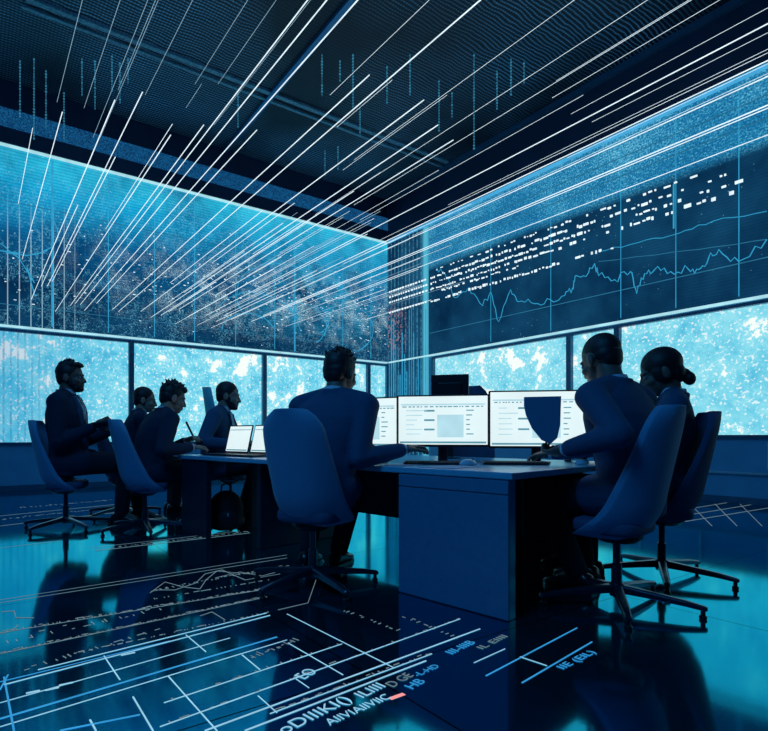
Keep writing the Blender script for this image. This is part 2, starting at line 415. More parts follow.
# vertical grid rules
bm = bmesh.new()
for px in (52, 108, 154, 194, 235, 274, 294, 342, 370):
    t = tl(px); w = .008 if px not in (52, 294) else .018
    pl(bm, [(t, WTOP + .1), (t, STOP - .04)], w, 1, .036)
partL('grid_line', bm, M['chart'])
bm = bmesh.new()
for z, a, b in ((3.05, .2, 12), (4.75, .2, 12), (3.62, .2, 5)): pl(bm, [(a, z), (b, z + .04)], .006, 1, .034)
partL('cross_line', bm, M['chart_dim'])
bm = bmesh.new()
for k in range(11):
    t0 = rnd.uniform(.6, 9.5); z0 = rnd.uniform(3.0, 4.6); pts = []
    rr = rnd.uniform(.4, 1.3); a0 = rnd.uniform(0, 6.28)
    for i in range(26):
        a = a0 + i * .09 * rnd.choice((1, 1, 1.2)); pts.append((t0 + rr * math.cos(a), z0 + rr * .7 * math.sin(a) + rnd.uniform(-.02, .02)))
    pl(bm, pts, .008, 1, .036)
tag(partL('contour_line', bm, M['chart']), kind='stuff')
bm = bmesh.new()
for k in range(330):
    t = abs(rnd.gauss(2.4, 2.2)) + .1 if rnd.random() < .7 else rnd.uniform(.2, 11); z = rnd.gauss(3.9, .45)
    if not WTOP + .15 < z < STOP - .05: continue
    w = rnd.uniform(.012, .045); h = rnd.uniform(.008, .016); box2(bm, (t, .031, z), (t + w, .036, z + h))
tag(partL('data_mark', bm, M['glyph']), kind='stuff')

partR = wall_display('wall_display', 'dark blue chart display running along the right wall above its windows', MWR, -1, 1.52, LEN - .6, WTOP + .07, STOP, M['screen_r'])
bm = bmesh.new()
for px in (492, 552, 622, 677, 740):
    t = tr(px); pl(bm, [(t, WTOP + .1), (t, STOP - .04)], .006, -1, .036)
pl(bm, [(tr(677) - .03, 3.95), (tr(677) - .03, 4.6)], .012, -1, .036)
partR('grid_line', bm, M['chart'])
bm = bmesh.new()
for z in (3.22, 5.02, 5.32): pl(bm, [(1.55, z), (LEN - .7, z)], .008, -1, .034)
partR('cross_line', bm, M['chart_dim'])
def chart(pix, mat, r, jit, nsub=5):
    pts = [on_right(*p) for p in pix]; out = []
    for a, b in zip(pts, pts[1:]):
        for k in range(nsub):
            f = k / nsub; out.append((a[0] + (b[0] - a[0]) * f, a[1] + (b[1] - a[1]) * f + (rnd.uniform(-jit, jit) if k else 0)))
    out.append(pts[-1]); bm = bmesh.new(); pl(bm, out, r, -1, .04); partR('chart_line', bm, mat)
chart([(438, 268), (448, 278), (456, 298), (470, 288), (484, 306), (492, 292), (500, 322), (512, 290), (520, 302), (536, 304), (552, 300), (566, 296), (574, 288), (577, 276), (590, 273), (596, 264), (600, 276), (616, 280), (632, 272), (638, 294), (646, 274), (656, 270), (672, 272), (690, 270), (700, 270), (710, 258), (720, 250), (740, 262), (768, 240)], M['chart'], .008, .07)
chart([(600, 252), (640, 243), (680, 234), (714, 222), (768, 212)], M['chart'], .006, .02)
chart([(600, 262), (700, 250), (768, 240)], M['chart_dim'], .006, .01)
zr = [(4.60, .035, .6), (4.46, .05, 1), (4.33, .05, 1), (4.20, .055, 1), (4.10, .04, .8), (3.93, .06, 1)]
for zi, (z, h, den) in enumerate(zr):
    bm = bmesh.new(); t = 1.6; end = 7.6 if zi != 4 else 4.2
    if zi == 5: end = 5.9
    while t < end:
        w = rnd.choice((.015, .02, .03, .04, .07)) * (1 + .3 * (t > 4)); s = rnd.uniform(.015, .055)
        if rnd.random() < (.85 if t < 5 else .62) * den:
            zz = z + rnd.uniform(-.015, .015); hh = h * rnd.uniform(.3, .9)
            box2(bm, (t, -.05, zz - hh / 2), (t + w, -.031, zz + hh / 2))
        t += w + s
    tag(partR('data_row', bm, M['glyph']), kind='stuff')
# display covering the corner column, floor to soffit
root = wall_display('column_display', 'narrow display column of vertical code lines in the far room corner', MWR, -1, .03, 1.50, .1, STOP, M['pillar'])
bm = bmesh.new()
for k in range(17):
    t = .10 + k * .083; pl(bm, [(t, .3 + rnd.uniform(0, .6)), (t, rnd.uniform(2.2, 4.6))], rnd.choice((.006, .009, .014)), -1, .034)
root('code_line', bm, M['chart'])
bm = bmesh.new()
for z in (4.46, 4.33, 4.20, 3.95):
    t = .1
    while t < 1.45:
        w = rnd.uniform(.03, .07); box2(bm, (t, -.045, z - .018), (t + w, -.031, z + .018)); t += w + rnd.uniform(.03, .06)
tag(root('data_row', bm, M['glyph']), kind='stuff')

# ------------------------------------------------------------------ hovering light streaks, all parallel to the right wall
WDIR = -XR
def streak(p_lo, p_hi, r, mat, label, group, z=None):
    if z is None:
        t, zz = on_left(*p_lo); a = CORNER + XL * t + NL * .06; a.z = zz
    else:
        a = at(*p_lo, (z - CZ) * F / (HY - p_lo[1]))
    # length such that the far end projects to the given row
    if p_hi[1] <= 60 and p_hi[1] < 200 or p_hi[0] >= 712:      # runs on out of the picture
        f = max((p_hi[1] + 20) / (p_lo[1] - p_hi[1]), 0) if p_hi[0] < 712 else 80 / (p_hi[0] - p_lo[0])
        p_hi = (p_hi[0] + (p_hi[0] - p_lo[0]) * f, p_hi[1] + (p_hi[1] - p_lo[1]) * f)
    k = (a.z - CZ) * F; d2 = k / (HY - p_hi[1]); L = (a.y - d2) / XR.y * -1
    L = max(.2, L); b = a + XR * L
    mid = (a + b) / 2
    bm = bmesh.new(); r *= .34; tube(bm, [a - mid, b - mid], [r, r], 6)
    o = link('hovering_light_streak', bm, mat); o.location = mid; return tag(o, label, 'light streak', group)
LA = 'thin white light streak hovering before the left wall display, in the loose fan at left'
GA = 'light streaks fanning over the left display'
steep = [((31, 300), (61, 100)), ((22, 260), (30, 112)), ((18, 205), (33, 128)), ((41, 287), (60, 205)), ((47, 287), (99, 92)), ((55, 312), (126, 135)),
         ((52, 282), (104, 157)), ((80, 305), (210, 53)), ((75, 304), (192, 53)), ((70, 306), (180, 125)), ((96, 304), (197, 130)), ((84, 311), (340, 53)),
         ((118, 312), (270, 53)), ((112, 310), (255, 75)), ((140, 312), (320, 100)), ((150, 318), (308, 125)), ((160, 316), (278, 191)), ((105, 230), (178, 124))]
for a, b in steep: streak(a, b, .011, M['streak'], LA, GA)
LB = 'thin white light streak in the dense bundle before the right half of the left display'
GB = 'dense bundle of light streaks near the corner'
rs = random.Random(3)
mids = [((205, 316), (420, 53)), ((178, 310), (322, 140)), ((230, 320), (470, 53)), ((215, 322), (505, 53)), ((262, 316), (550, 53)), ((250, 322), (586, 53)), ((285, 318), (652, 53)), ((300, 300), (600, 90))]
for a, b in mids: streak(a, b, .011, M['streak'], LB, GB)
for k in range(52):
    x = rs.uniform(165, 372); y = rs.uniform(255, 332) - (x - 165) * .02
    dx = rs.uniform(30, 130); sl = (HY - y) / (x + 26); 
    yh = max(150 + .24 * x - rs.uniform(-10, 70), y - dx * sl)
    streak((x, y), (x + dx, min(yh, y - 14)), rs.choice((.007, .009, .012)), M['streak'] if rs.random() < .6 else M['streak_dim'], LB, GB)
LC = 'long thin white light streak hovering under the ceiling towards the right wall'
GC = 'light streaks under the ceiling'
for a, b, z in [((380, 240), (714, 68), 5.2), ((354, 205), (556, 53), 5.6), ((354, 190), (520, 53), 5.9), ((354, 160), (480, 53), 6.1), ((330, 95), (378, 58), 6.4), ((337, 127), (405, 80), 6.3),
                ((343, 170), (450, 95), 6.0), ((310, 218), (380, 172), 5.9), ((556, 81), (610, 53), 6.2), ((552, 98), (640, 53), 6.1), ((571, 114), (690, 53), 6.0), ((592, 122), (714, 56), 5.9),
                ((448, 205), (714, 74), 5.75), ((567, 158), (714, 88), 5.6), ((360, 220), (600, 95), 5.8), ((412, 236), (768, 60), 5.4), ((334, 230), (440, 170), 5.7)]:
    streak(a, b, .008, M['streak'], LC, GC, z)
LD = 'short pale light streak hovering just below the mesh ceiling at upper left'
GD = 'short light streaks below the ceiling at left'
for a, b, z in [((57, 102), (72, 53), 6.3), ((84, 108), (98, 53), 6.4), ((92, 140), (136, 53), 6.2), ((100, 138), (143, 53), 6.2), ((186, 108), (204, 84), 6.5), ((195, 84), (217, 53), 6.5), ((218, 84), (241, 53), 6.5),
                ((214, 125), (270, 56), 6.4), ((185, 150), (200, 130), 6.3), ((145, 95), (172, 53), 6.4), ((118, 90), (150, 53), 6.5)]:
    streak(a, b, .008, M['streak_dim'], LD, GD, z)
# strings of small lights hanging from the ceiling
LE = 'dim cyan string of tiny lights hanging straight down from the mesh ceiling'
rb = random.Random(11)
for px, y0, y1 in [(20, 60, 118), (34, 58, 140), (46, 70, 128), (82, 58, 96), (95, 60, 110), (112, 55, 92), (120, 62, 104), (128, 58, 84), (238, 90, 128), (322, 54, 96), (340, 60, 82), (353, 54, 108), (360, 108, 136),
                   (387, 66, 104), (410, 54, 96), (439, 80, 132), (452, 92, 118), (474, 54, 150), (497, 70, 110), (511, 58, 96), (524, 62, 84), (325, 150, 176), (338, 146, 170), (64, 92, 142)]:
    d = (CEIL - .012 - CZ) * F / (HY - y0); top = at(px, y0, d); L = (y1 - y0) * d / F
    bm = bmesh.new(); n = max(6, int(L / .045)); pr = [(.004, 0)]
    for k in range(n):
        z = -L * (k + .5) / n; b = rb.uniform(.006, .017); pr += [(.003, z + .013), (b, z + .006), (b, z - .006), (.003, z - .013)]
    pr.append((.003, -L)); lathe(bm, pr, n=6)
    o = link('hanging_light_string', bm, M['bead']); o.location = top; tag(o, LE, 'light string', 'light strings under the ceiling')

# ------------------------------------------------------------------ glowing diagram set into the floor
INVL = MWL.inverted()
class Decal:
    def __init__(s): s.bm = bmesh.new(); s.k = 0
    def seg(s, p0, p1, w=.008):
        a = floor_pt(*p0); b = floor_pt(*p1); s.segw(a, b, w)
    def segw(s, a, b, w):
        w *= .5
        d = b - a
        if d.length < 1e-4: return
        d.normalize(); x = Vector((d.y, -d.x, 0)) * w / 2; z = .0012 + (s.k % 7) * .0002; s.k += 1
        prism(s.bm, [(p.x, p.y, .0002) for p in (a + x, b + x, b - x, a - x)], (0, 0, z))
    def done(s, name, mat):
        o = link(name, s.bm, mat, smooth=False); o.parent = fl; o.matrix_parent_inverse = INVL.copy(); return o
W = Decal()
for p, q, w in [((0, 727), (287, 640), .010), ((168, 676), (217, 731), .009), ((164, 703), (342, 644), .008), ((160, 727), (460, 619), .008), ((205, 731), (480, 629), .012), ((245, 731), (426, 661), .012), ((270, 714), (432, 654), .006),
                ((287, 614), (394, 668), .009), ((288, 643), (343, 675), .008), ((296, 679), (309, 688), .006), ((242, 655), (260, 670), .009), ((258, 696), (277, 713), .006),
                ((38, 670), (267, 613), .007), ((4, 685), (270, 615.5), .008), ((0, 703), (230, 638), .009), ((104, 656), (120, 680), .009), ((186, 635), (206, 652), .008), ((133, 697), (153, 731), .010), ((90, 720), (96, 731), .010),
                ((474, 663), (505, 649), .006), ((520, 657), (547, 666), .006)]:
    W.seg(p, q, w)
W.done('diagram_line', M['line_white'])
B = Decal()
for p, q, w in [((0, 719), (277, 637), .022), ((0, 682), (170, 641), .009), ((4, 677), (14, 731), .012), ((486, 676), (577, 628), .010), ((522, 683), (592, 642), .010), ((0, 690), (8, 675), .01), ((60, 731), (140, 715), .012)]:
    B.seg(p, q, w)
B.done('diagram_line', M['line_blue'])
P = Decal(); rf = random.Random(5)
for off in (0, 3): P.seg((0, 600 + off), (287, 555 + off), .006)
for p, q in [((0, 633), (267, 589)), ((0, 654), (267, 597)), ((0, 516), (130, 503)), ((0, 526), (120, 512)), ((95, 551), (250, 533)), ((90, 548), (240, 531)), ((0, 548), (60, 541))]: P.seg(p, q, .005)
for y in (506, 512, 518): P.seg((676, y + 5), (768, y - 10), .02)
for x in (690, 715, 740): P.seg((x, 504), (x + 22, 526), .012)
for pts in ([(150, 593), (165, 582), (183, 587), (200, 589), (206, 580), (217, 571), (227, 572), (250, 574), (287, 566)], [(155, 590), (175, 590), (196, 583), (205, 574), (222, 570), (245, 580), (280, 574)], [(215, 578), (240, 572), (262, 576), (285, 570)], [(2, 612), (14, 611), (16, 618), (34, 618)], [(0, 634), (12, 631), (18, 625)],
            [(278, 610), (308, 603), (316, 580)], [(200, 616), (212, 612), (225, 620)]):
    for a, b in zip(pts, pts[1:]): P.seg(a, b, .006)
P.done('chart_line', M['line_pale'])
T = Decal()
def tick_row(D, p, q, n, h, jit=1.0, w=.007):
    h *= .7; n = int(n * 1.4)
    a = floor_pt(*p); b = floor_pt(*q); d = (b - a); x = Vector((-d.y, d.x, 0)).normalized()
    for k in range(n):
        f = (k + rf.uniform(.1, .9)) / n; c = a + d * f; hh = h * rf.uniform(.3, 1)
        if rf.random() < .6: D.segw(c, c + x * hh, w)
        else:
            e = d.normalized() * rf.uniform(.01, .04); c = c + x * rf.uniform(0, h * jit); D.segw(c, c + e, w)
tick_row(T, (0, 633), (267, 589), 60, .05); tick_row(T, (0, 654), (267, 597), 70, .04); tick_row(T, (270, 714), (432, 654), 20, .03); tick_row(T, (160, 727), (460, 619), 22, .025); tick_row(T, (164, 703), (342, 644), 10, .03)
tick_row(T, (0, 645), (170, 608), 14, .08, 1.5); tick_row(T, (20, 672), (160, 630), 12, .05); tick_row(T, (150, 592), (287, 566), 26, .05); tick_row(T, (150, 600), (270, 580), 16, .03)
tick_row(T, (340, 610), (400, 632), 8, .04); tick_row(T, (400, 616), (460, 640), 8, .04); tick_row(T, (70, 655), (270, 612), 26, .02); tick_row(T, (250, 660), (300, 640), 10, .07)
tick_row(T, (0, 520), (130, 506), 26, .12, w=.01); tick_row(T, (95, 550), (250, 532), 30, .07, w=.008); tick_row(T, (20, 508), (140, 498), 22, .15, w=.012)
T.done('tick_mark', M['line_pale'])
for i, (cx, cy) in enumerate([(33, 692), (52, 689), (66, 684), (128, 654)]):
    D = Decal(); a = floor_pt(cx - 7, cy + 1.5); b = floor_pt(cx + 7, cy - 1.5); D.segw(a, b, .022); D.done('light_dash', M['line_white'])
def floor_text(txt, p, q, size, mat):
    a = floor_pt(*p); b = floor_pt(*q); d = b - a
    cu = bpy.data.curves.new('txt', 'FONT'); cu.body = txt; cu.size = size; cu.extrude = .0006; cu.offset = -.0006
    o = bpy.data.objects.new('txt', cu); COL.objects.link(o); dg = bpy.context.evaluated_depsgraph_get(); dg.update()
    me = bpy.data.meshes.new_from_object(o.evaluated_get(dg)); bpy.data.objects.remove(o); bpy.data.curves.remove(cu)
    wd = max(v.co.x for v in me.vertices); s = d.length / wd
    me.transform(Matrix.Diagonal((s, 1, 1, 1)))
    me.materials.clear(); me.materials.append(mat)
    q = bpy.data.objects.new('lettering', me); COL.objects.link(q)
    mw = Matrix.Translation(a + Vector((0, 0, .002))) @ Matrix.Rotation(math.atan2(d.y, d.x), 4, 'Z'); q.parent = fl; q.matrix_parent_inverse = INVL.copy(); q.matrix_basis = mw
floor_text('oDIIIKI()', (284, 735), (352, 701), .075, M['line_white'])
floor_text('ILIIII', (362, 699), (386, 687), .07, M['line_white'])
floor_text('D GE', (393, 688), (414, 676), .062, M['line_pale'])
floor_text('-L-HD', (418, 677), (440, 667), .045, M['line_blue'])
floor_text('AIIVIAIIVIIC', (330, 726), (392, 698), .055, M['line_white'])
floor_text('HB', (412, 690), (426, 682), .06, M['line_blue'])
floor_text('III-IIIB', (452, 655), (476, 643), .06, M['line_blue'])
floor_text('IL EIIII', (482, 650), (508, 637), .05, M['line_pale'])
floor_text('IIE (EIL)', (563, 670), (596, 653), .05, M['line_blue'])
floor_text('EO', (304, 680), (318, 672), .08, M['line_white'])
D = Decal(); a = floor_pt(390, 699); b = floor_pt(404, 694); D.segw(a, b, .035); D.done('light_dash', M['line_red'])

# ------------------------------------------------------------------ desk
P0 = floor_pt(512, 473, .73); P0.z = 0
DA = R(134); E1 = Vector((math.cos(DA), math.sin(DA), 0)); E2 = Vector((math.cos(DA - R(90)), math.sin(DA - R(90)), 0))
def dk(e1, e2, z=0.0): return P0 + E1 * e1 + E2 * e2 + Vector((0, 0, z))
DL, DW = 3.55, 1.55
desk = thing('office_desk', 'long dark blue shared office desk with solid panel ends carrying the monitors', 'desk', dk(DL / 2, DW / 2), DA)
# local: x along E1 (-DL/2..DL/2), y = -E2
def dbox(name, e1a, e1b, e2a, e2b, z0, z1, mat, bevel=.004, par=None):
    bm = bmesh.new(); box2(bm, (e1a - DL / 2, -(e2a - DW / 2), z0), (e1b - DL / 2, -(e2b - DW / 2), z1)); return link(name, bm, mat, par or desk, smooth=False, bevel=bevel)
dbox('tabletop', 0, DL, 0, DW, .695, .73, M['desk_top_lit'], .006)
dbox('modesty_panel', .40, 2.95, .80, .83, .27, .694, M['desk_dark'])
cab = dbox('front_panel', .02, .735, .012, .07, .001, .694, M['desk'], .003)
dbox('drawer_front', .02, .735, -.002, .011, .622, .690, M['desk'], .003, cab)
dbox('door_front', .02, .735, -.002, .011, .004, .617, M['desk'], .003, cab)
ep = dbox('end_panel', 3.03, 3.50, .02, .07, .001, .694, M['desk_dark'])
dbox('divider_panel', 2.30, 2.36, .10, .95, .001, .694, M['desk_dark'])
dbox('end_panel', 3.20, 3.25, .60, DW - .03, .001, .694, M['desk_dark'])
dbox('back_panel', .30, .95, DW - .08, DW - .03, .001, .694, M['desk_dark'])

# ------------------------------------------------------------------ monitors, laptops, small things
def page(bm_d, bm_p, w, h, rr, y):
    def rect(b, x0, z0, x1, z1): box2(b, (x0, y - .0012, z0), (x1, y - .0002, z1))
    rect(bm_p, -w / 2 + .01, h / 2 - .055, w / 2 - .01, h / 2 - .045)
    rect(bm_d, -w / 2 + .004, -h / 2 + .004, w / 2 - .004, -h / 2 + .016)
    x = -w / 2 + .02
    while x < w / 2 - .03:
        l = rr.uniform(.008, .03); rect(bm_d, x, h / 2 - .068, x + l, h / 2 - .061); x += l + rr.uniform(.005, .015)
    rect(bm_p, -w * .06, -h * .36, w * .24, h * .12)
    for k in range(6):
        z = h * .2 - k * h * .1; rect(bm_p, -w * .42, z, -w * .42 + rr.uniform(.05, .14), z + .006)
        if k % 2 == 0: rect(bm_d, -w * .21, z - .004, -w * .09, z + .008)
        rect(bm_d, w * .27, z, w * .27 + rr.uniform(.02, .05), z + .007)
def monitor(label, loc, rz, w=.60, h=.345, zc=1.01, mat=None, back=False, pg=True, tilt=0.0):
    t = thing('computer_monitor', label, 'monitor', loc, rz)
    z = zc - loc[2]
    bm = bmesh.new(); box2(bm, (-w / 2, -.012, z - h / 2), (w / 2, .022, z + h / 2)); box2(bm, (-w * .3, .0215, z - h * .3), (w * .3, .045, z + h * .3))
    link('housing', bm, M['black'], t, smooth=False, bevel=.004)
    bm = bmesh.new(); box2(bm, (-w / 2 + .010, -.0135, z - h / 2 + .016), (w / 2 - .010, -.0122, z + h / 2 - .010))
    d = link('display', bm, mat or M['display'], t, smooth=False)
    if pg:
        b1, b2 = bmesh.new(), bmesh.new(); page(b1, b2, w - .03, h - .035, random.Random(int(loc[0] * 1000)), -.0136)
        q1 = link('page_text', b1, M['ui_dark'], d, smooth=False); q2 = link('page_block', b2, M['ui_pale'], d, smooth=False)
        for q in (q1, q2): q.location = (0, 0, z + .003)
    bm = bmesh.new(); tube(bm, [(0, .05, .012), (0, .052, z * .6), (0, .045, z)], [.02, .018, .016], 10, 1.6, .7); link('stand', bm, M['black'], t)
    bm = bmesh.new(); lathe(bm, [(.001, .001), (.085, .001), (.085, .005), (.08, .008), (.001, .008)], n=28)
    o = link('stand_base', bm, M['black'], t); o.location = (0, .05, 0); o.scale = (1.1, .75, 1); return t
def on_desk(px, d): 
    return Vector(((px - PX) / F * d, d, .731))
monitor('wide monitor with a bright white page, between the other two front monitors', on_desk(442.5, 3.62), R(-11))
monitor('bright monitor at right of the desk, partly covered by the held dark board', on_desk(537.5, 3.62), R(-9), w=.63, h=.385, zc=1.02)
monitor('pale monitor half hidden behind the right arm of the typing man', on_desk(366, 3.86), R(-28), w=.50, h=.36, zc=1.0, mat=M['display'], pg=True)
mb = monitor('dark monitor seen from behind, standing at the back edge of the desk', on_desk(450, 4.42), R(165), w=.30, h=.34, zc=1.235, pg=False, mat=M['display_blue'])
def laptop(label, loc, rz, w=.36, h=.27):
    t = thing('laptop', label, 'laptop', loc, rz)
    bm = bmesh.new(); box2(bm, (-w / 2, -.25, .001), (w / 2, 0, .018)); link('base', bm, M['black'], t, smooth=False, bevel=.004)
    bm = bmesh.new()
    for i in range(11):
        for j in range(4): box2(bm, (-w * .44 + i * w * .08, -.05 - j * .028, .0181), (-w * .44 + i * w * .08 + w * .068, -.028 - j * .028, .021))
    link('keyboard', bm, M['desk_dark'], t, smooth=False)
    lid = bmesh.new(); box2(lid, (-w / 2, -.004, 0), (w / 2, .006, h)); l = link('lid', lid, M['black'], t, smooth=False, bevel=.003)
    l.location = (0, .002, .019); l.rotation_euler = (R(-14), 0, 0)
    bm = bmesh.new(); box2(bm, (-w / 2 + .012, -.0055, .016), (w / 2 - .012, -.0041, h - .012)); d = link('display', bm, M['display'], l, smooth=False)
    b1, b2 = bmesh.new(), bmesh.new()
    box2(b1, (-w / 2 + .02, -.0066, h - .05), (w / 2 - .02, -.0058, h - .044)); box2(b2, (-w / 2 + .02, -.0066, .022), (w / 2 - .02, -.0058, .034)); 
    link('page_text', b1, M['ui_dark'], l, smooth=False); link('task_bar', b2, M['ui_dark'], l, smooth=False); return t
laptop('open laptop with a blank white screen in front of the bearded man', on_desk(236, 5.15), R(-42))
laptop('open laptop half hidden by the tall back of the centre chair', on_desk(262, 4.9), R(-42))
def mouse(label, loc, rz):
    t = thing('computer_mouse', label, 'mouse', loc, rz, None)
    bm = bmesh.new(); ell(bm, (0, 0, .004), (.033, .058, .034))
    bmesh.ops.bisect_plane(bm, geom=bm.verts[:] + bm.edges[:] + bm.faces[:], plane_co=(0, 0, .001), plane_no=(0, 0, -1), clear_outer=True)
    bmesh.ops.holes_fill(bm, edges=[e for e in bm.edges if e.is_boundary]); link('shell', bm, M['mouse'], t)
    bm = bmesh.new(); tube(bm, [(-.003, .03, .034), (.003, .03, .034)], .008, 10); link('scroll_wheel', bm, M['black'], t); return t
mouse('pale computer mouse lying on the desk in front of the middle monitor', on_desk(468, 3.36), R(-70))
mouse('pale computer mouse lying beyond the right man\'s forearm on the desk', on_desk(582, 3.45), R(-60))
def keyboard(label, loc, rz):
    t = thing('keyboard', label, 'keyboard', loc, rz)
    bm = bmesh.new(); box2(bm, (-.2, -.065, .001), (.2, .065, .016)); link('case', bm, M['black'], t, smooth=False, bevel=.004)
    bm = bmesh.new()
    for i in range(15):
        for j in range(5): box2(bm, (-.19 + i * .0255, -.057 + j * .023, .0161), (-.19 + i * .0255 + .021, -.057 + j * .023 + .019, .021))
    link('keys', bm, M['desk_dark'], t, smooth=False); return t
keyboard('black keyboard lying below the middle monitor behind the pale mouse', on_desk(436, 3.46), R(-11))
keyboard('black keyboard lying below the monitor with the held board', on_desk(515, 3.43), R(-9))
keyboard('black keyboard under the typing man\'s forearm by the pale monitor', on_desk(358, 3.70), R(-28))
for lab, px, py, rz, s in (('sheet of paper lying on the desk front edge below the middle monitor', (.50, .19), 0, 0, 1.0), ('loose sheet of paper on the desk under the typing hand', (.86, .18), 0, 8, .9)):
    bm = bmesh.new(); box2(bm, (-.105 * s, -.148 * s, .0005), (.105 * s, .148 * s, .002)); o = link('paper_sheet', bm, M['paper'], smooth=False)
    o.location = dk(*px, .7305); o.rotation_euler = (0, 0, DA + R(rz)); tag(o, lab, 'paper')
# board held up by the right man
k = 2.98 / F
pts = [((x - 543) * k, 0, (440 - y) * k) for x, y in [(524, 397), (562, 396), (561, 425), (558, 438), (551, 444), (542, 440), (532, 428), (526, 415), (524, 406)]]
bm = bmesh.new(); prism(bm, pts, (0, .012, 0)); brd = link('clipboard', bm, M['chair'], smooth=False, bevel=.003)
brd.location = at(543, 440, 2.98); brd.rotation_euler = (0, 0, R(4)); tag(brd, 'dark blue board with a curved side held up before the right monitor', 'board')
# ------------------------------------------------------------------ chairs
def make_chair(label, loc, rz, mat, high=0.0, spin=20.0, group=None):
    t = thing('office_chair', label, 'chair', loc, rz, group)
    H = .66 + high
    def back(u, v, o):
        wl = .245 * (1 - .20 * v ** 1.6) * (1 if v < .8 else math.sqrt(max(0.04, 1 - ((v - .8) / .2) ** 2 * .75)))
        wl *= (1 if v > .14 else math.sqrt(1 - ((.14 - v) / .14) ** 2 * .30))
        x = u * wl; y = -.185 - .145 * v + (.07 + .15 * (1 - v) ** 1.7) * abs(u) ** 2.6 + .09 * max(0, 1 - v / .3) ** 2.2
        y += o; z = .365 + v * (H + .04) + .02 * abs(u) ** 3 * max(0, 1 - v / .2)
        return Vector((x, y, z))
    bm = bmesh.new(); NU, NV = 14, 18; g0, g1 = [], []
    for j in range(NV + 1):
        v = j / NV; th = .055 * (1 - .35 * v)
        g0.append([bm.verts.new(back(-1 + 2 * i / NU, v, 0)) for i in range(NU + 1)])
        g1.append([bm.verts.new(back((-1 + 2 * i / NU) * .985, .01 + v * .985, th)) for i in range(NU + 1)])
    for j in range(NV):
        for i in range(NU):
            bm.faces.new((g0[j][i], g0[j][i + 1], g0[j + 1][i + 1], g0[j + 1][i])); bm.faces.new((g1[j][i], g1[j + 1][i], g1[j + 1][i + 1], g1[j][i + 1]))
        bm.faces.new((g0[j][0], g0[j + 1][0], g1[j + 1][0], g1[j][0])); bm.faces.new((g0[j][NU], g1[j][NU], g1[j + 1][NU], g0[j + 1][NU]))
    for i in range(NU):
        bm.faces.new((g0[0][i], g1[0][i], g1[0][i + 1], g0[0][i + 1])); bm.faces.new((g0[NV][i], g0[NV][i + 1], g1[NV][i + 1], g1[NV][i]))
    link('backrest', bm, mat, t, angle=70, bevel=.008)
    bm = bmesh.new(); rs = []
    for s, z in ((.90, .395), (.98, .405), (1, .42), (1, .445), (.97, .462), (.9, .468)):
        ring = []
        for k in range(36):
            a = 2 * math.pi * k / 36; ca, sa = math.cos(a), math.sin(a); e = 2 / 4.2
            ring.append(Vector((s * .195 * math.copysign(abs(ca) ** e, ca), .015 + s * .175 * math.copysign(abs(sa) ** e, sa), z)))
        rs.append(ring)
    rings(bm, rs); link('seat', bm, M['chair_dark'], t, angle=60)
    bm = bmesh.new(); lathe(bm, [(.02, .34), (.09, .345), (.12, .37), (.12, .392), (.02, .394)], (0, -.01, 0)); link('tilt_mechanism', bm, M['black'], t)
    bm = bmesh.new(); lathe(bm, [(.025, .09), (.027, .10), (.027, .22), (.019, .225), (.019, .345), (.01, .346)]); link('gas_column', bm, M['metal'], t)
    bm = bmesh.new(); lathe(bm, [(.02, .045), (.034, .05), (.04, .075), (.038, .115), (.028, .12)]); link('base_hub', bm, M['metal'], t)
    for q in range(5):
        a = R(spin + 72 * q) - rz; dx = Vector((math.cos(a), math.sin(a), 0)); sx = Vector((-dx.y, dx.x, 0)); bm = bmesh.new(); rs = []
        for d, w, z0, z1 in ((.02, .026, .07, .115), (.14, .024, .065, .102), (.32, .020, .052, .082), (.405, .017, .042, .066), (.415, .014, .044, .060)):
            rs.append([dx * d + sx * w + Vector((0, 0, z0)), dx * d + sx * w + Vector((0, 0, z1 - .008)), dx * d + sx * w * .6 + Vector((0, 0, z1)), dx * d - sx * w * .6 + Vector((0, 0, z1)), dx * d - sx * w + Vector((0, 0, z1 - .008)), dx * d - sx * w + Vector((0, 0, z0))])
        rings(bm, rs); lg = link('base_leg', bm, M['metal'], t, smooth=False, bevel=.003)
        c = dx * .395; bm = bmesh.new(); lathe(bm, [(.016, .001), (.018, .004), (.018, .014), (.011, .02), (.011, .046), (.008, .047)], (c.x, c.y, 0), 14); link('glide', bm, M['black'], lg)
    return t

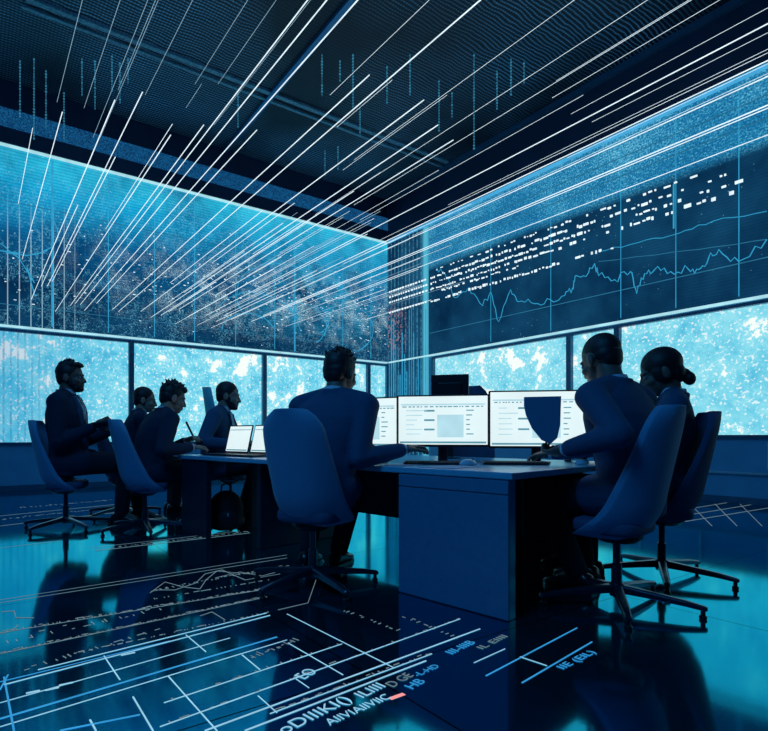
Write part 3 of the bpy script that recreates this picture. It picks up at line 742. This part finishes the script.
# ------------------------------------------------------------------ people
def ik(a, b, l1, l2, pole):
    d = b - a; L = d.length
    if L > (l1 + l2) * .995: b = a + d.normalized() * (l1 + l2) * .995; d = b - a; L = d.length
    if L < abs(l1 - l2) + .03: L = abs(l1 - l2) + .03
    x = (l1 * l1 - l2 * l2 + L * L) / (2 * L); h = math.sqrt(max(0, l1 * l1 - x * x)); n = d.normalized()
    p = pole - n * pole.dot(n); p.normalize(); return a + n * x + p * h, b
def hand(bm, wrist, d, palm, side, curl=.5, s=1.0):
    # d: fingers' direction, palm: palm normal, side: +1 when the thumb points along d x palm
    d = d.normalized(); palm = (palm - d * palm.dot(d)).normalized(); lat = d.cross(palm).normalized() * side
    rot = Matrix((lat, d, palm)).transposed()
    ell(bm, wrist + d * .048 * s, (.040 * s, .054 * s, .017 * s), rot); cap(bm, wrist - d * .02 * s, wrist + d * .03 * s, .026 * s, .025 * s)
    for k, (off, ln) in enumerate(((.030, .074), (.010, .083), (-.010, .077), (-.029, .060))):
        p = wrist + (d * .086 + lat * off) * s; seg = [ln * .42, ln * .32, ln * .26]; ang = R(12) + curl * .25; rr = [.0095, .0088, .008, .007]
        bse = wrist + (d * .055 + lat * off * .9) * s; cap(bm, bse, p, .0105 * s, .0098 * s, 10)
        fan = lat * off * 1.2
        for i, sg in enumerate(seg):
            dd = (d * math.cos(ang) + palm * math.sin(ang) + fan).normalized(); q = p + dd * sg * s; cap(bm, p, q, rr[i] * s, rr[i + 1] * s, 10); p = q; ang += R(14) + curl * .75
    p = wrist + (d * .022 + lat * .028) * s; ang = .75
    for i, (sg, ra, rb_) in enumerate(((.042, .013, .011), (.034, .0105, .0095), (.026, .0095, .0075))):
        dd = (d * math.cos(ang) + lat * math.sin(ang) + palm * (.25 + .2 * i * curl)).normalized(); q = p + dd * sg * s; cap(bm, p, q, ra * s, rb_ * s, 10); p = q; ang -= .25

def person(label, loc, rz, s=1.08, hip=.58, lean=8, side_lean=0, head_yaw=0, head_pitch=0, hs=1.08, lh=None, rh=None, lf=None, rf_=None, hair='short', suit='suit', skin='skin', beard=False,
           tie=False, lpole=(-1, -.3, -1), rpole=(1, -.3, -1), lcurl=.5, rcurl=.5, yaw=0, seed=1, shoulder=.20, sex='m', lknee=(-.1, .6, 1), rknee=(.1, .6, 1), lpalm=(0, 0, -1), rpalm=(0, 0, -1), skirt=True):
    rr = random.Random(seed)
    t = thing('person', label, 'person', (loc[0], loc[1], 0), rz)
    mwi = (Matrix.Translation((loc[0], loc[1], 0)) @ Matrix.Rotation(rz, 4, 'Z')).inverted()
    Lc = lambda w: mwi @ Vector(w)
    rl = Matrix.Rotation(R(yaw), 3, 'Z') @ Matrix.Rotation(R(side_lean), 3, 'Y') @ Matrix.Rotation(R(-lean), 3, 'X')
    rl2 = Matrix.Rotation(R(yaw), 3, 'Z') @ Matrix.Rotation(R(side_lean * 1.3), 3, 'Y') @ Matrix.Rotation(R(-lean * 1.7), 3, 'X')
    pel = Vector((0, 0, hip))
    def spine(q):                                  # q metres above the pelvis, bends forward along its length
        f = q / .5
        r_ = Matrix.Rotation(R(yaw * min(1, max(0, f))), 3, 'Z') @ Matrix.Rotation(R(side_lean * f), 3, 'Y') @ Matrix.Rotation(R(-lean * (.55 + .6 * f)), 3, 'X')
        return pel + r_ @ Vector((0, 0, q * s)), r_
    nb, rn = spine(.50)
    def sh(sd): c, r_ = spine(.452); return c + r_ @ Vector((sd * shoulder * s, .0, 0))
    SL, SR = sh(-1), sh(1)
    hr = Matrix.Rotation(R(head_yaw), 3, 'Z') @ Matrix.Rotation(R(-head_pitch), 3, 'X')
    hc = nb + rn @ Vector((0, .030, .066)) * s + (Matrix.Rotation(R(head_yaw), 3, 'Z') @ Vector((0, .012 + .0012 * head_pitch, .084))) * s
    hp = lambda v: hc + hr @ (Vector(v) * hs * s)
    he = lambda b, c, r_, rot=None: ell(b, hp(c), tuple(x * hs * s for x in r_), hr if rot is None else hr @ rot, 24, 16)
    lh = Lc(lh) if lh is not None else pel + Vector((-.12, .42, .12)) * s
    rh = Lc(rh) if rh is not None else pel + Vector((.12, .42, .12)) * s
    ua, fa = .30 * s, .27 * s
    EL, WL = ik(SL, lh, ua, fa, Vector(lpole)); ER, WR = ik(SR, rh, ua, fa, Vector(rpole))
    HLp, HRp = pel + Vector((-.095 * s, 0, -.01)), pel + Vector((.095 * s, 0, -.01))
    lf = Lc(lf) if lf is not None else Vector((-.11, .46, 0)); rf_ = Lc(rf_) if rf_ is not None else Vector((.11, .46, 0))
    lf.z = rf_.z = .085 * s
    KL, AL = ik(HLp, lf, .43 * s, .42 * s, Vector(lknee)); KR, AR = ik(HRp, rf_, .43 * s, .42 * s, Vector(rknee))
    # ---- body: one continuous surface
    b = bmesh.new()
    he(b, (0, -.012, .032), (.073, .093, .084)); he(b, (0, .028, -.035), (.057, .062, .072)); he(b, (0, .052, -.083), (.034, .032, .024)); he(b, (0, .01, -.06), (.05, .055, .045))
    he(b, (0, .074, .022), (.048, .017, .012)); he(b, (-.038, .056, -.026), (.022, .026, .022)); he(b, (.038, .056, -.026), (.022, .026, .022))
    cap(b, hp((0, .083, .008)), hp((0, .102, -.030)), .009 * hs * s, .013 * hs * s); he(b, (.011, .094, -.034), (.009, .011, .008)); he(b, (-.011, .094, -.034), (.009, .011, .008))
    he(b, (0, .086, -.056), (.023, .010, .006)); he(b, (0, .084, -.066), (.020, .010, .007))
    for sd in (-1, 1): he(b, (sd * .077, -.008, -.008), (.010, .021, .033), Matrix.Rotation(R(sd * 18), 3, 'Z')); he(b, (sd * .032, .072, .002), (.016, .012, .007))
    cap(b, hp((0, -.022, -.05)), nb - rn @ Vector((0, .0, .03)), .056 * s, .062 * s)
    for q in range(6): c, r_ = spine(.04 + q * .08); ell(b, c, (.12 * s, .08 * s, .07 * s), r_)
    for S_, E_, W_ in ((SL, EL, WL), (SR, ER, WR)): cap(b, S_, E_, .045 * s, .036 * s); cap(b, E_, W_, .036 * s, .026 * s); cap(b, nb - Vector((0, 0, .06 * s)), S_, .05 * s, .045 * s)
    for H_, K_, A_ in ((HLp, KL, AL), (HRp, KR, AR)): cap(b, H_, K_, .07 * s, .05 * s); cap(b, K_, A_, .046 * s, .034 * s); cap(b, A_, A_ + Vector((0, .10, -.045)) * s, .036 * s, .028 * s)
    hand(b, WL, (WL - EL), Vector(lpalm), 1 if Vector(lpalm).z < .5 else -1, lcurl, s); 
    dR = (WR - ER).normalized(); hand(b, WR, dR, Vector(rpalm), -1, rcurl, s)
    fuse('body', b, M[skin], t, .0065, 2)
    for sd in (-1, 1):
        b = bmesh.new(); he(b, (sd * .031, .0755, .001), (.0115, .0095, .008)); link('eye', b, M['eye'], t)
    # ---- hair
    b = bmesh.new()
    if hair == 'shaved': he(b, (0, -.017, .040), (.0745, .0905, .0805)); he(b, (0, -.04, .008), (.069, .060, .056)); he(b, (0, -.056, -.012), (.056, .040, .05))
    elif hair == 'bun':
        he(b, (0, -.020, .040), (.083, .098, .088)); he(b, (0, -.06, -.02), (.064, .048, .06)); he(b, (0, -.108, -.072), (.036, .030, .036)); he(b, (.0, -.095, -.045), (.03, .03, .03))
        for sd in (-1, 1): he(b, (sd * .062, .0, -.0), (.018, .05, .05))
    else:
        he(b, (0, -.021, .043), (.080, .094, .085)); he(b, (0, -.046, .008), (.074, .062, .060)); he(b, (0, -.060, -.014), (.062, .042, .054))
        for sd in (-1, 1): he(b, (sd * .067, -.02, .005), (.012, .035, .045))
        if hair in ('spiky', 'messy', 'quiff'):
            n = 60 if hair != 'quiff' else 36
            for k in range(n):
                th = rr.uniform(0, 6.28); ph = rr.uniform(0, 1.15) if hair != 'quiff' else rr.uniform(0, 1.0)
                dv = Vector((math.sin(ph) * math.cos(th), math.sin(ph) * math.sin(th), math.cos(ph))); c = Vector((0, -.021, .043)) + Vector((dv.x * .076, dv.y * .089, dv.z * .08))
                tip = c + dv * rr.uniform(.010, .024) * (1.25 if hair == 'messy' else 1) + Vector((rr.uniform(-.012, .012), (.022 if hair == 'quiff' else rr.uniform(-.01, .014)), .004))
                cap(b, hp(c), hp(tip), .013 * s, .004 * s, 8)
            if hair == 'quiff': he(b, (0, .045, .098), (.055, .042, .022)); he(b, (0, .068, .09), (.035, .026, .014))
            if hair == 'messy': he(b, (0, .045, .085), (.06, .045, .03))
    fuse('hair', b, M['hair'], t, .006, 2 if hair not in ('shaved', 'bun', 'short') else 6)
    if beard:
        b = bmesh.new(); he(b, (0, .045, -.078), (.053, .047, .036)); he(b, (0, .03, -.055), (.0595, .05, .035)); he(b, (0, .088, -.047), (.024, .009, .006)); he(b, (0, .068, -.088), (.03, .026, .024))
        for sd in (-1, 1): he(b, (sd * .058, .014, -.035), (.009, .02, .04))
        fuse('beard', b, M['hair'], t, .006, 2)
    # ---- jacket
    b = bmesh.new(); prof = [(-.10, .172, .118), (-.02, .182, .126), (.08, .172, .120), (.17, .165, .120), (.28, .200, .134), (.37, .214, .130), (.44, .205, .110), (.485, .150, .092), (.520, .088, .078)]
    if sex == 'f': prof = [(q, w * (.9 if q > .2 else .84), d_ * (.95 if q > .2 else .82)) for q, w, d_ in prof]
    rs = []
    for q, w, d_ in prof:
        c, r_ = spine(q); ring = []
        for k in range(28):
            a = 2 * math.pi * k / 28; ca, sa = math.cos(a), math.sin(a)
            ring.append(c + r_ @ Vector((w * s * math.copysign(abs(ca) ** .85, ca), d_ * s * math.copysign(abs(sa) ** .9, sa), 0)))
        rs.append(ring)
    rings(b, rs)
    for S_, E_, W_ in ((SL, EL, WL), (SR, ER, WR)):
        ell(b, S_, (.076 * s, .075 * s, .066 * s)); cap(b, spine(.515)[0], S_ + Vector((0, 0, .018 * s)), .064 * s, .058 * s); cap(b, S_, E_, .073 * s, .056 * s); mid = E_.lerp(W_, .5); cap(b, E_, mid, .057 * s, .050 * s); cap(b, mid, E_.lerp(W_, .93), .050 * s, .041 * s)
        for k in range(5):      # sleeve creases round the elbow
            q = E_ + (S_ - E_) * rr.uniform(0, .35) if k % 2 else E_ + (W_ - E_) * rr.uniform(0, .4); x, y = frame_of(W_ - S_)
            cap(b, q + x * .05 * s, q - x * .04 * s + y * .02, .016 * s, .012 * s, 8)
    for H_, K_ in ((HLp, KL), (HRp, KR)):
        if skirt: cap(b, H_ + Vector((0, .0, .01)), H_.lerp(K_, .28) + Vector((0, 0, .01)), .104 * s, .102 * s)
    c, r_ = spine(.515)       # collar roll
    ring = [c + r_ @ Vector((math.cos(a) * .074 * s, math.sin(a) * .07 * s - .004, -.006 + (.016 if math.sin(a) < 0 else -.03 * math.sin(a)) * s)) for a in [2 * math.pi * k / 20 for k in range(21)]]
    for p_, q_ in zip(ring, ring[1:]): cap(b, p_, q_, .015 * s, .015 * s, 8)
    fuse('jacket', b, M[suit], t, .0105, 9)
    # lapels, shirt front and tie lie on the chest
    b = bmesh.new(); c, r_ = spine(.535)
    rings(b, [[c + r_ @ Vector((math.cos(a) * w * s, math.sin(a) * w * s + .004, z * s)) for a in [2 * math.pi * k / 24 for k in range(24)]] for w, z in ((.072, -.025), (.070, .012), (.066, .024), (.060, .024), (.062, -.025))]); link('shirt_collar', b, M['shirt'], t)
    def front(x, q, out=0.0):
        c, r_ = spine(q); dd = .130 if q < .4 else .130 - (q - .4) * .42
        return c + r_ @ Vector((x * s, (dd * math.sqrt(max(.05, 1 - (x / .2) ** 2)) + out) * s, 0))
    b = bmesh.new(); rows = [(.10, .006), (.2, .03), (.3, .046), (.4, .056), (.47, .058), (.505, .052)]
    vs = [[b.verts.new(front(w * f, q, .004 - .0 * abs(f))) for f in (-1, -.5, 0, .5, 1)] for q, w in rows]; vb = [[b.verts.new(front(w * f, q, -.03)) for f in (-1, -.5, 0, .5, 1)] for q, w in rows]
    def shell(b, u, v):
        n, m = len(u), len(u[0])
        for i in range(n - 1):
            for j in range(m - 1): b.faces.new((u[i][j], u[i][j + 1], u[i + 1][j + 1], u[i + 1][j])); b.faces.new((v[i][j], v[i + 1][j], v[i + 1][j + 1], v[i][j + 1]))
            b.faces.new((u[i][0], u[i + 1][0], v[i + 1][0], v[i][0])); b.faces.new((u[i][-1], v[i][-1], v[i + 1][-1], u[i + 1][-1]))
        for j in range(m - 1): b.faces.new((u[0][j], v[0][j], v[0][j + 1], u[0][j + 1])); b.faces.new((u[-1][j], u[-1][j + 1], v[-1][j + 1], v[-1][j]))
    shell(b, vs, vb); link('shirt_front', b, M['shirt'], t)
    for sd in (-1, 1):
        b = bmesh.new(); rows = [(.08, .004, .03), (.2, .028, .065), (.32, .045, .098), (.38, .05, .112), (.42, .052, .085), (.50, .055, .075)]
        u = [[b.verts.new(front(sd * x, q, .010)) for x in (x0, (x0 + x1) / 2, x1)] for q, x0, x1 in rows]; v = [[b.verts.new(front(sd * x, q, -.01)) for x in (x0, (x0 + x1) / 2, x1)] for q, x0, x1 in rows]
        shell(b, u, v); link('lapel', b, M['suit_dark' if suit == 'suit' else 'suit'], t)
    if tie:
        b = bmesh.new(); rows = [(.12, .006), (.17, .026), (.3, .022), (.45, .015), (.475, .014), (.5, .022), (.515, .02)]
        u = [[b.verts.new(front(w * f, q, .012)) for f in (-1, 0, 1)] for q, w in rows]; v = [[b.verts.new(front(w * f, q, .002)) for f in (-1, 0, 1)] for q, w in rows]; shell(b, u, v); link('tie', b, M['tie'], t)
    for E_, W_ in ((EL, WL), (ER, WR)):
        b = bmesh.new(); cap(b, E_.lerp(W_, .90), E_.lerp(W_, .985), .034 * s, .034 * s); link('shirt_cuff', b, M['shirt'], t)
    # ---- trousers and shoes
    b = bmesh.new(); ell(b, pel + Vector((0, 0, -.01)), (.165 * s, .115 * s, .112 * s))
    for H_, K_, A_ in ((HLp, KL, AL), (HRp, KR, AR)):
        cap(b, H_, K_, .098 * s, .073 * s); m_ = K_.lerp(A_, .45); cap(b, K_, m_, .071 * s, .064 * s); cap(b, m_, K_.lerp(A_, .96), .064 * s, .056 * s)
    fuse('trousers', b, M['trouser'], t, .0115, 4)
    for A_, K_ in ((AL, KL), (AR, KR)):
        f = A_ - pel; f.z = 0; y_ = Vector((0, 1, 0)); y_ = (y_ * .8 + f.normalized() * .2).normalized(); x_ = Vector((y_.y, -y_.x, 0)); o_ = Vector((A_.x, A_.y, 0)) - y_ * .05 * s
        b = bmesh.new(); rs = []
        for q, w, h0, h in ((-.035, .026, .012, .05), (-.02, .035, .004, .09), (.03, .037, .003, .105), (.075, .037, .003, .095), (.12, .043, .003, .066), (.17, .046, .003, .052), (.21, .040, .004, .042), (.235, .024, .008, .030)):
            rs.append([o_ + (y_ * q + x_ * w * math.copysign(abs(math.cos(a)) ** .7, math.cos(a))) * s + Vector((0, 0, (h0 + (h - h0) * (.5 + .5 * math.sin(a))) * s)) for a in [2 * math.pi * k / 16 for k in range(16)]])
        rings(b, rs); sh_ = link('shoe', b, M['leather'], t, angle=80)
        b = bmesh.new(); prism(b, [o_ + (y_ * q + x_ * w) * s + Vector((0, 0, .001)) for q, w in ((-.038, -.024), (-.038, .024), (.06, .036), (.15, .046), (.21, .042), (.24, .018), (.24, -.018), (.21, -.042), (.15, -.046), (.06, -.036))], (0, 0, .010 * s)); link('sole', b, M['black'], sh_, smooth=False)
    return t

def fwd(rz): return Vector((-math.sin(rz), math.cos(rz), 0))
def seat_person(chair_loc, rz, off): p = Vector(chair_loc) + fwd(rz) * off; return (p.x, p.y)

# centre man
c5 = Vector((-.27, 3.34, 0)); r5 = R(-27)
make_chair('tall blue chair from behind at centre, holding the man typing', c5, r5, M['chair'], spin=-130)
person('man in dark suit with spiky hair, seen from behind, reaching to the middle monitor', (-.20, 3.40), R(-24), s=1.15, hip=.585, lean=10, head_yaw=-10, head_pitch=14, hair='spiky', seed=5,
       rh=(.285, 3.40, .825), lh=(-.02, 3.92, .80), rpole=(.15, -.25, -1), rf_=(-.13, 3.86, 0), lf=(-.35, 3.85, 0), rcurl=.35, yaw=-3, shoulder=.205)
# right man
c6 = Vector((1.40, 2.95, 0)); r6 = R(44)
make_chair('blue chair at right front, its tall back to the camera behind the bald man', c6, r6, M['chair'], spin=-108)
person('bald man in dark suit at right, bent over the desk, holding up a board', (1.50, 2.99), R(34), s=1.18, hip=.59, lean=8, head_yaw=-12, head_pitch=20, hair='shaved', seed=6,
       lh=(1.11, 2.90, .84), rh=(1.25, 3.52, .80), lpole=(-.5, .1, -1), lf=(1.30, 3.22, 0), rf_=(1.42, 3.42, 0), lcurl=.9, lpalm=(.2, 1, .2), shoulder=.205)
# right woman
c7 = Vector((1.96, 3.52, 0)); r7 = R(72)
make_chair('dark blue chair at far right, edge-on, holding the woman with a bun', c7, r7, M['chair_dark'], spin=-115)
person('woman in dark jacket with hair in a low bun, bowing her head at far right', (2.01, 3.55), R(64), s=1.13, hip=.585, lean=-3, head_yaw=6, head_pitch=20, hs=1.14, hair='bun', seed=7, sex='f', shoulder=.18, skin='skin',
       lh=(1.56, 3.48, .80), rh=(1.62, 3.86, .80), lf=(1.50, 3.55, 0), rf_=(1.50, 3.80, 0))
# left group
c1 = Vector((-2.88, 5.41, 0)); r1 = R(-74)
make_chair('blue chair at far left, holding the upright man with a tie', c1, r1, M['chair'], spin=-109)
person('bearded man in suit and tie sitting upright at far left, hand raised before him', (-2.865, 5.43), R(-80), s=1.29, hip=.65, lean=-2, head_yaw=-4, head_pitch=0, hs=1.0, hair='quiff', seed=2, beard=True, tie=True, suit='suit_dark', shoulder=.185,
       rh=(-2.54, 5.30, 1.00), lh=(-2.50, 5.58, .97), rf_=(-2.42, 5.62, 0), lf=(-2.32, 5.85, 0), rcurl=.8, rpole=(.4, -1, -.8), lpole=(-.4, -1, -.8), rpalm=(-1, 0, .1), lpalm=(1, 0, .1))
c3 = Vector((-2.03, 5.24, 0)); r3 = R(-56)
make_chair('blue chair at left with its back to the camera, holding the tousled man', c3, r3, M['chair'], spin=10)
person('man with tousled hair at left desk end, seen from behind, leaning on the desk', (-2.045, 5.32), R(-50), s=1.19, hip=.55, lean=14, head_yaw=-8, head_pitch=16, hair='messy', seed=3, suit='suit_dark', skin='skin_light',
       rh=(-1.60, 5.28, .80), lh=at(186, 441, 5.50), rf_=(-1.68, 5.36, 0), lf=(-1.62, 5.62, 0), rpole=(.5, -.4, -1), lpole=(-.3, .1, -1), lcurl=.9)
c2 = Vector((-2.68, 6.28, 0)); r2 = R(-70)
make_chair('dark blue chair mostly hidden behind the tousled man\'s chair at left', c2, r2, M['chair_dark'], spin=30)
person('short-haired man at left, only his head showing between two others', (-2.60, 6.33), R(-62), s=1.16, hip=.58, lean=6, head_yaw=-14, head_pitch=8, hair='short', seed=4, suit='suit_dark', skin='skin_light')
c4 = Vector((-1.64, 6.12, 0)); r4 = R(-98)
make_chair('tall teal chair whose lit corner shows behind the bearded man\'s shoulder', c4 + Vector((.13, .42, 0)), R(-74), M['chair_teal'], high=.42, spin=30)
person('bearded man in suit facing right beside the open laptop at the desk end', (-1.60, 6.12), R(-92), s=1.24, hip=.56, lean=7, head_yaw=6, head_pitch=8, hair='short', seed=8, beard=True, skin='skin_light', hs=1.05,
       rh=(-1.28, 5.75, .82), lh=(-1.18, 6.05, .82), rf_=(-1.25, 6.0, 0), lf=(-1.2, 6.25, 0))
make_chair('dark chair whose rounded top shows behind the monitor at the desk\'s back edge', Vector((1.10, 5.3, 0)), R(170), M['chair_dark'], high=.36, spin=30)

# things held and on the floor
ph = thing('mobile_phone', 'small dark phone held in the upright man\'s raised hand at far left', 'phone', at(101, 424, 5.26), R(-70))
bm = bmesh.new(); box2(bm, (-.04, -.07, -.012), (.04, .07, .012)); link('case', bm, M['black'], ph, smooth=False, bevel=.006)
bm = bmesh.new(); box2(bm, (-.034, -.062, .0122), (.034, .062, .0132)); link('glass', bm, M['desk_dark'], ph, smooth=False)
ph.rotation_euler = (R(15), R(-35), R(-70))
pn = thing('pen', 'dark pen held upright in the tousled man\'s hand at the desk end', 'pen', at(190, 430, 5.47), 0)
bm = bmesh.new(); cap(bm, (-.035, 0, .075), (.03, 0, -.06), .011, .010, 10); link('barrel', bm, M['black'], pn)
bm = bmesh.new(); cap(bm, (.03, 0, -.06), (.04, 0, -.085), .008, .002, 10); link('tip', bm, M['metal'], pn)
def bag(label, loc, rz, s):
    t = thing('backpack', label, 'bag', loc, rz)
    bm = bmesh.new(); ell(bm, (0, 0, .17 * s), (.15 * s, .10 * s, .17 * s)); ell(bm, (0, 0, .08 * s), (.16 * s, .11 * s, .078 * s)); fuse('bag_body', bm, M['bag'], t, .012, 4)
    bm = bmesh.new(); ell(bm, (0, -.10 * s, .11 * s), (.10 * s, .035 * s, .08 * s)); link('pocket', bm, M['bag'], t)
    bm = bmesh.new(); tube(bm, [(-.04 * s, .0, .325 * s), (-.035 * s, .0, .38 * s), (0, 0, .40 * s), (.035 * s, 0, .38 * s), (.04 * s, 0, .325 * s)], .009, 8); link('carry_loop', bm, M['bag'], t)
    bm = bmesh.new(); box2(bm, (-.006, -.137 * s, .14 * s), (.006, -.128 * s, .165 * s)); link('zip_pull', bm, M['mouse'], t, smooth=False)
bag('black backpack on the floor under the left end of the desk', floor_pt(226, 531), R(20), 1.15)

# ------------------------------------------------------------------ light
w = bpy.data.worlds.new('world'); SC.world = w; w.use_nodes = True
w.node_tree.nodes['Background'].inputs[0].default_value = (.01, .05, .15, 1); w.node_tree.nodes['Background'].inputs[1].default_value = .2
def area(name, loc, target, size, power, col):
    l = bpy.data.lights.new(name, 'AREA'); l.shape = 'RECTANGLE'; l.size, l.size_y = size; l.energy = power; l.color = col
    o = bpy.data.objects.new(name, l); COL.objects.link(o); o.location = loc
    o.rotation_euler = (Vector(target) - Vector(loc)).to_track_quat('-Z', 'Y').to_euler(); return o
area('fill_light_front', (-2.2, .2, 5.6), (0, 4.2, .6), (2.2, 2.2), 112, (.05, .42, 1.0))  # added soft blue fill high on the camera side, not a room fixture
area('fill_light_mid', (-1.5, 6.5, 6.6), (-1, 6.5, 0), (3, 2), 35, (.07, .4, 1.0))  # added blue fill above the left group, no lamp of the room
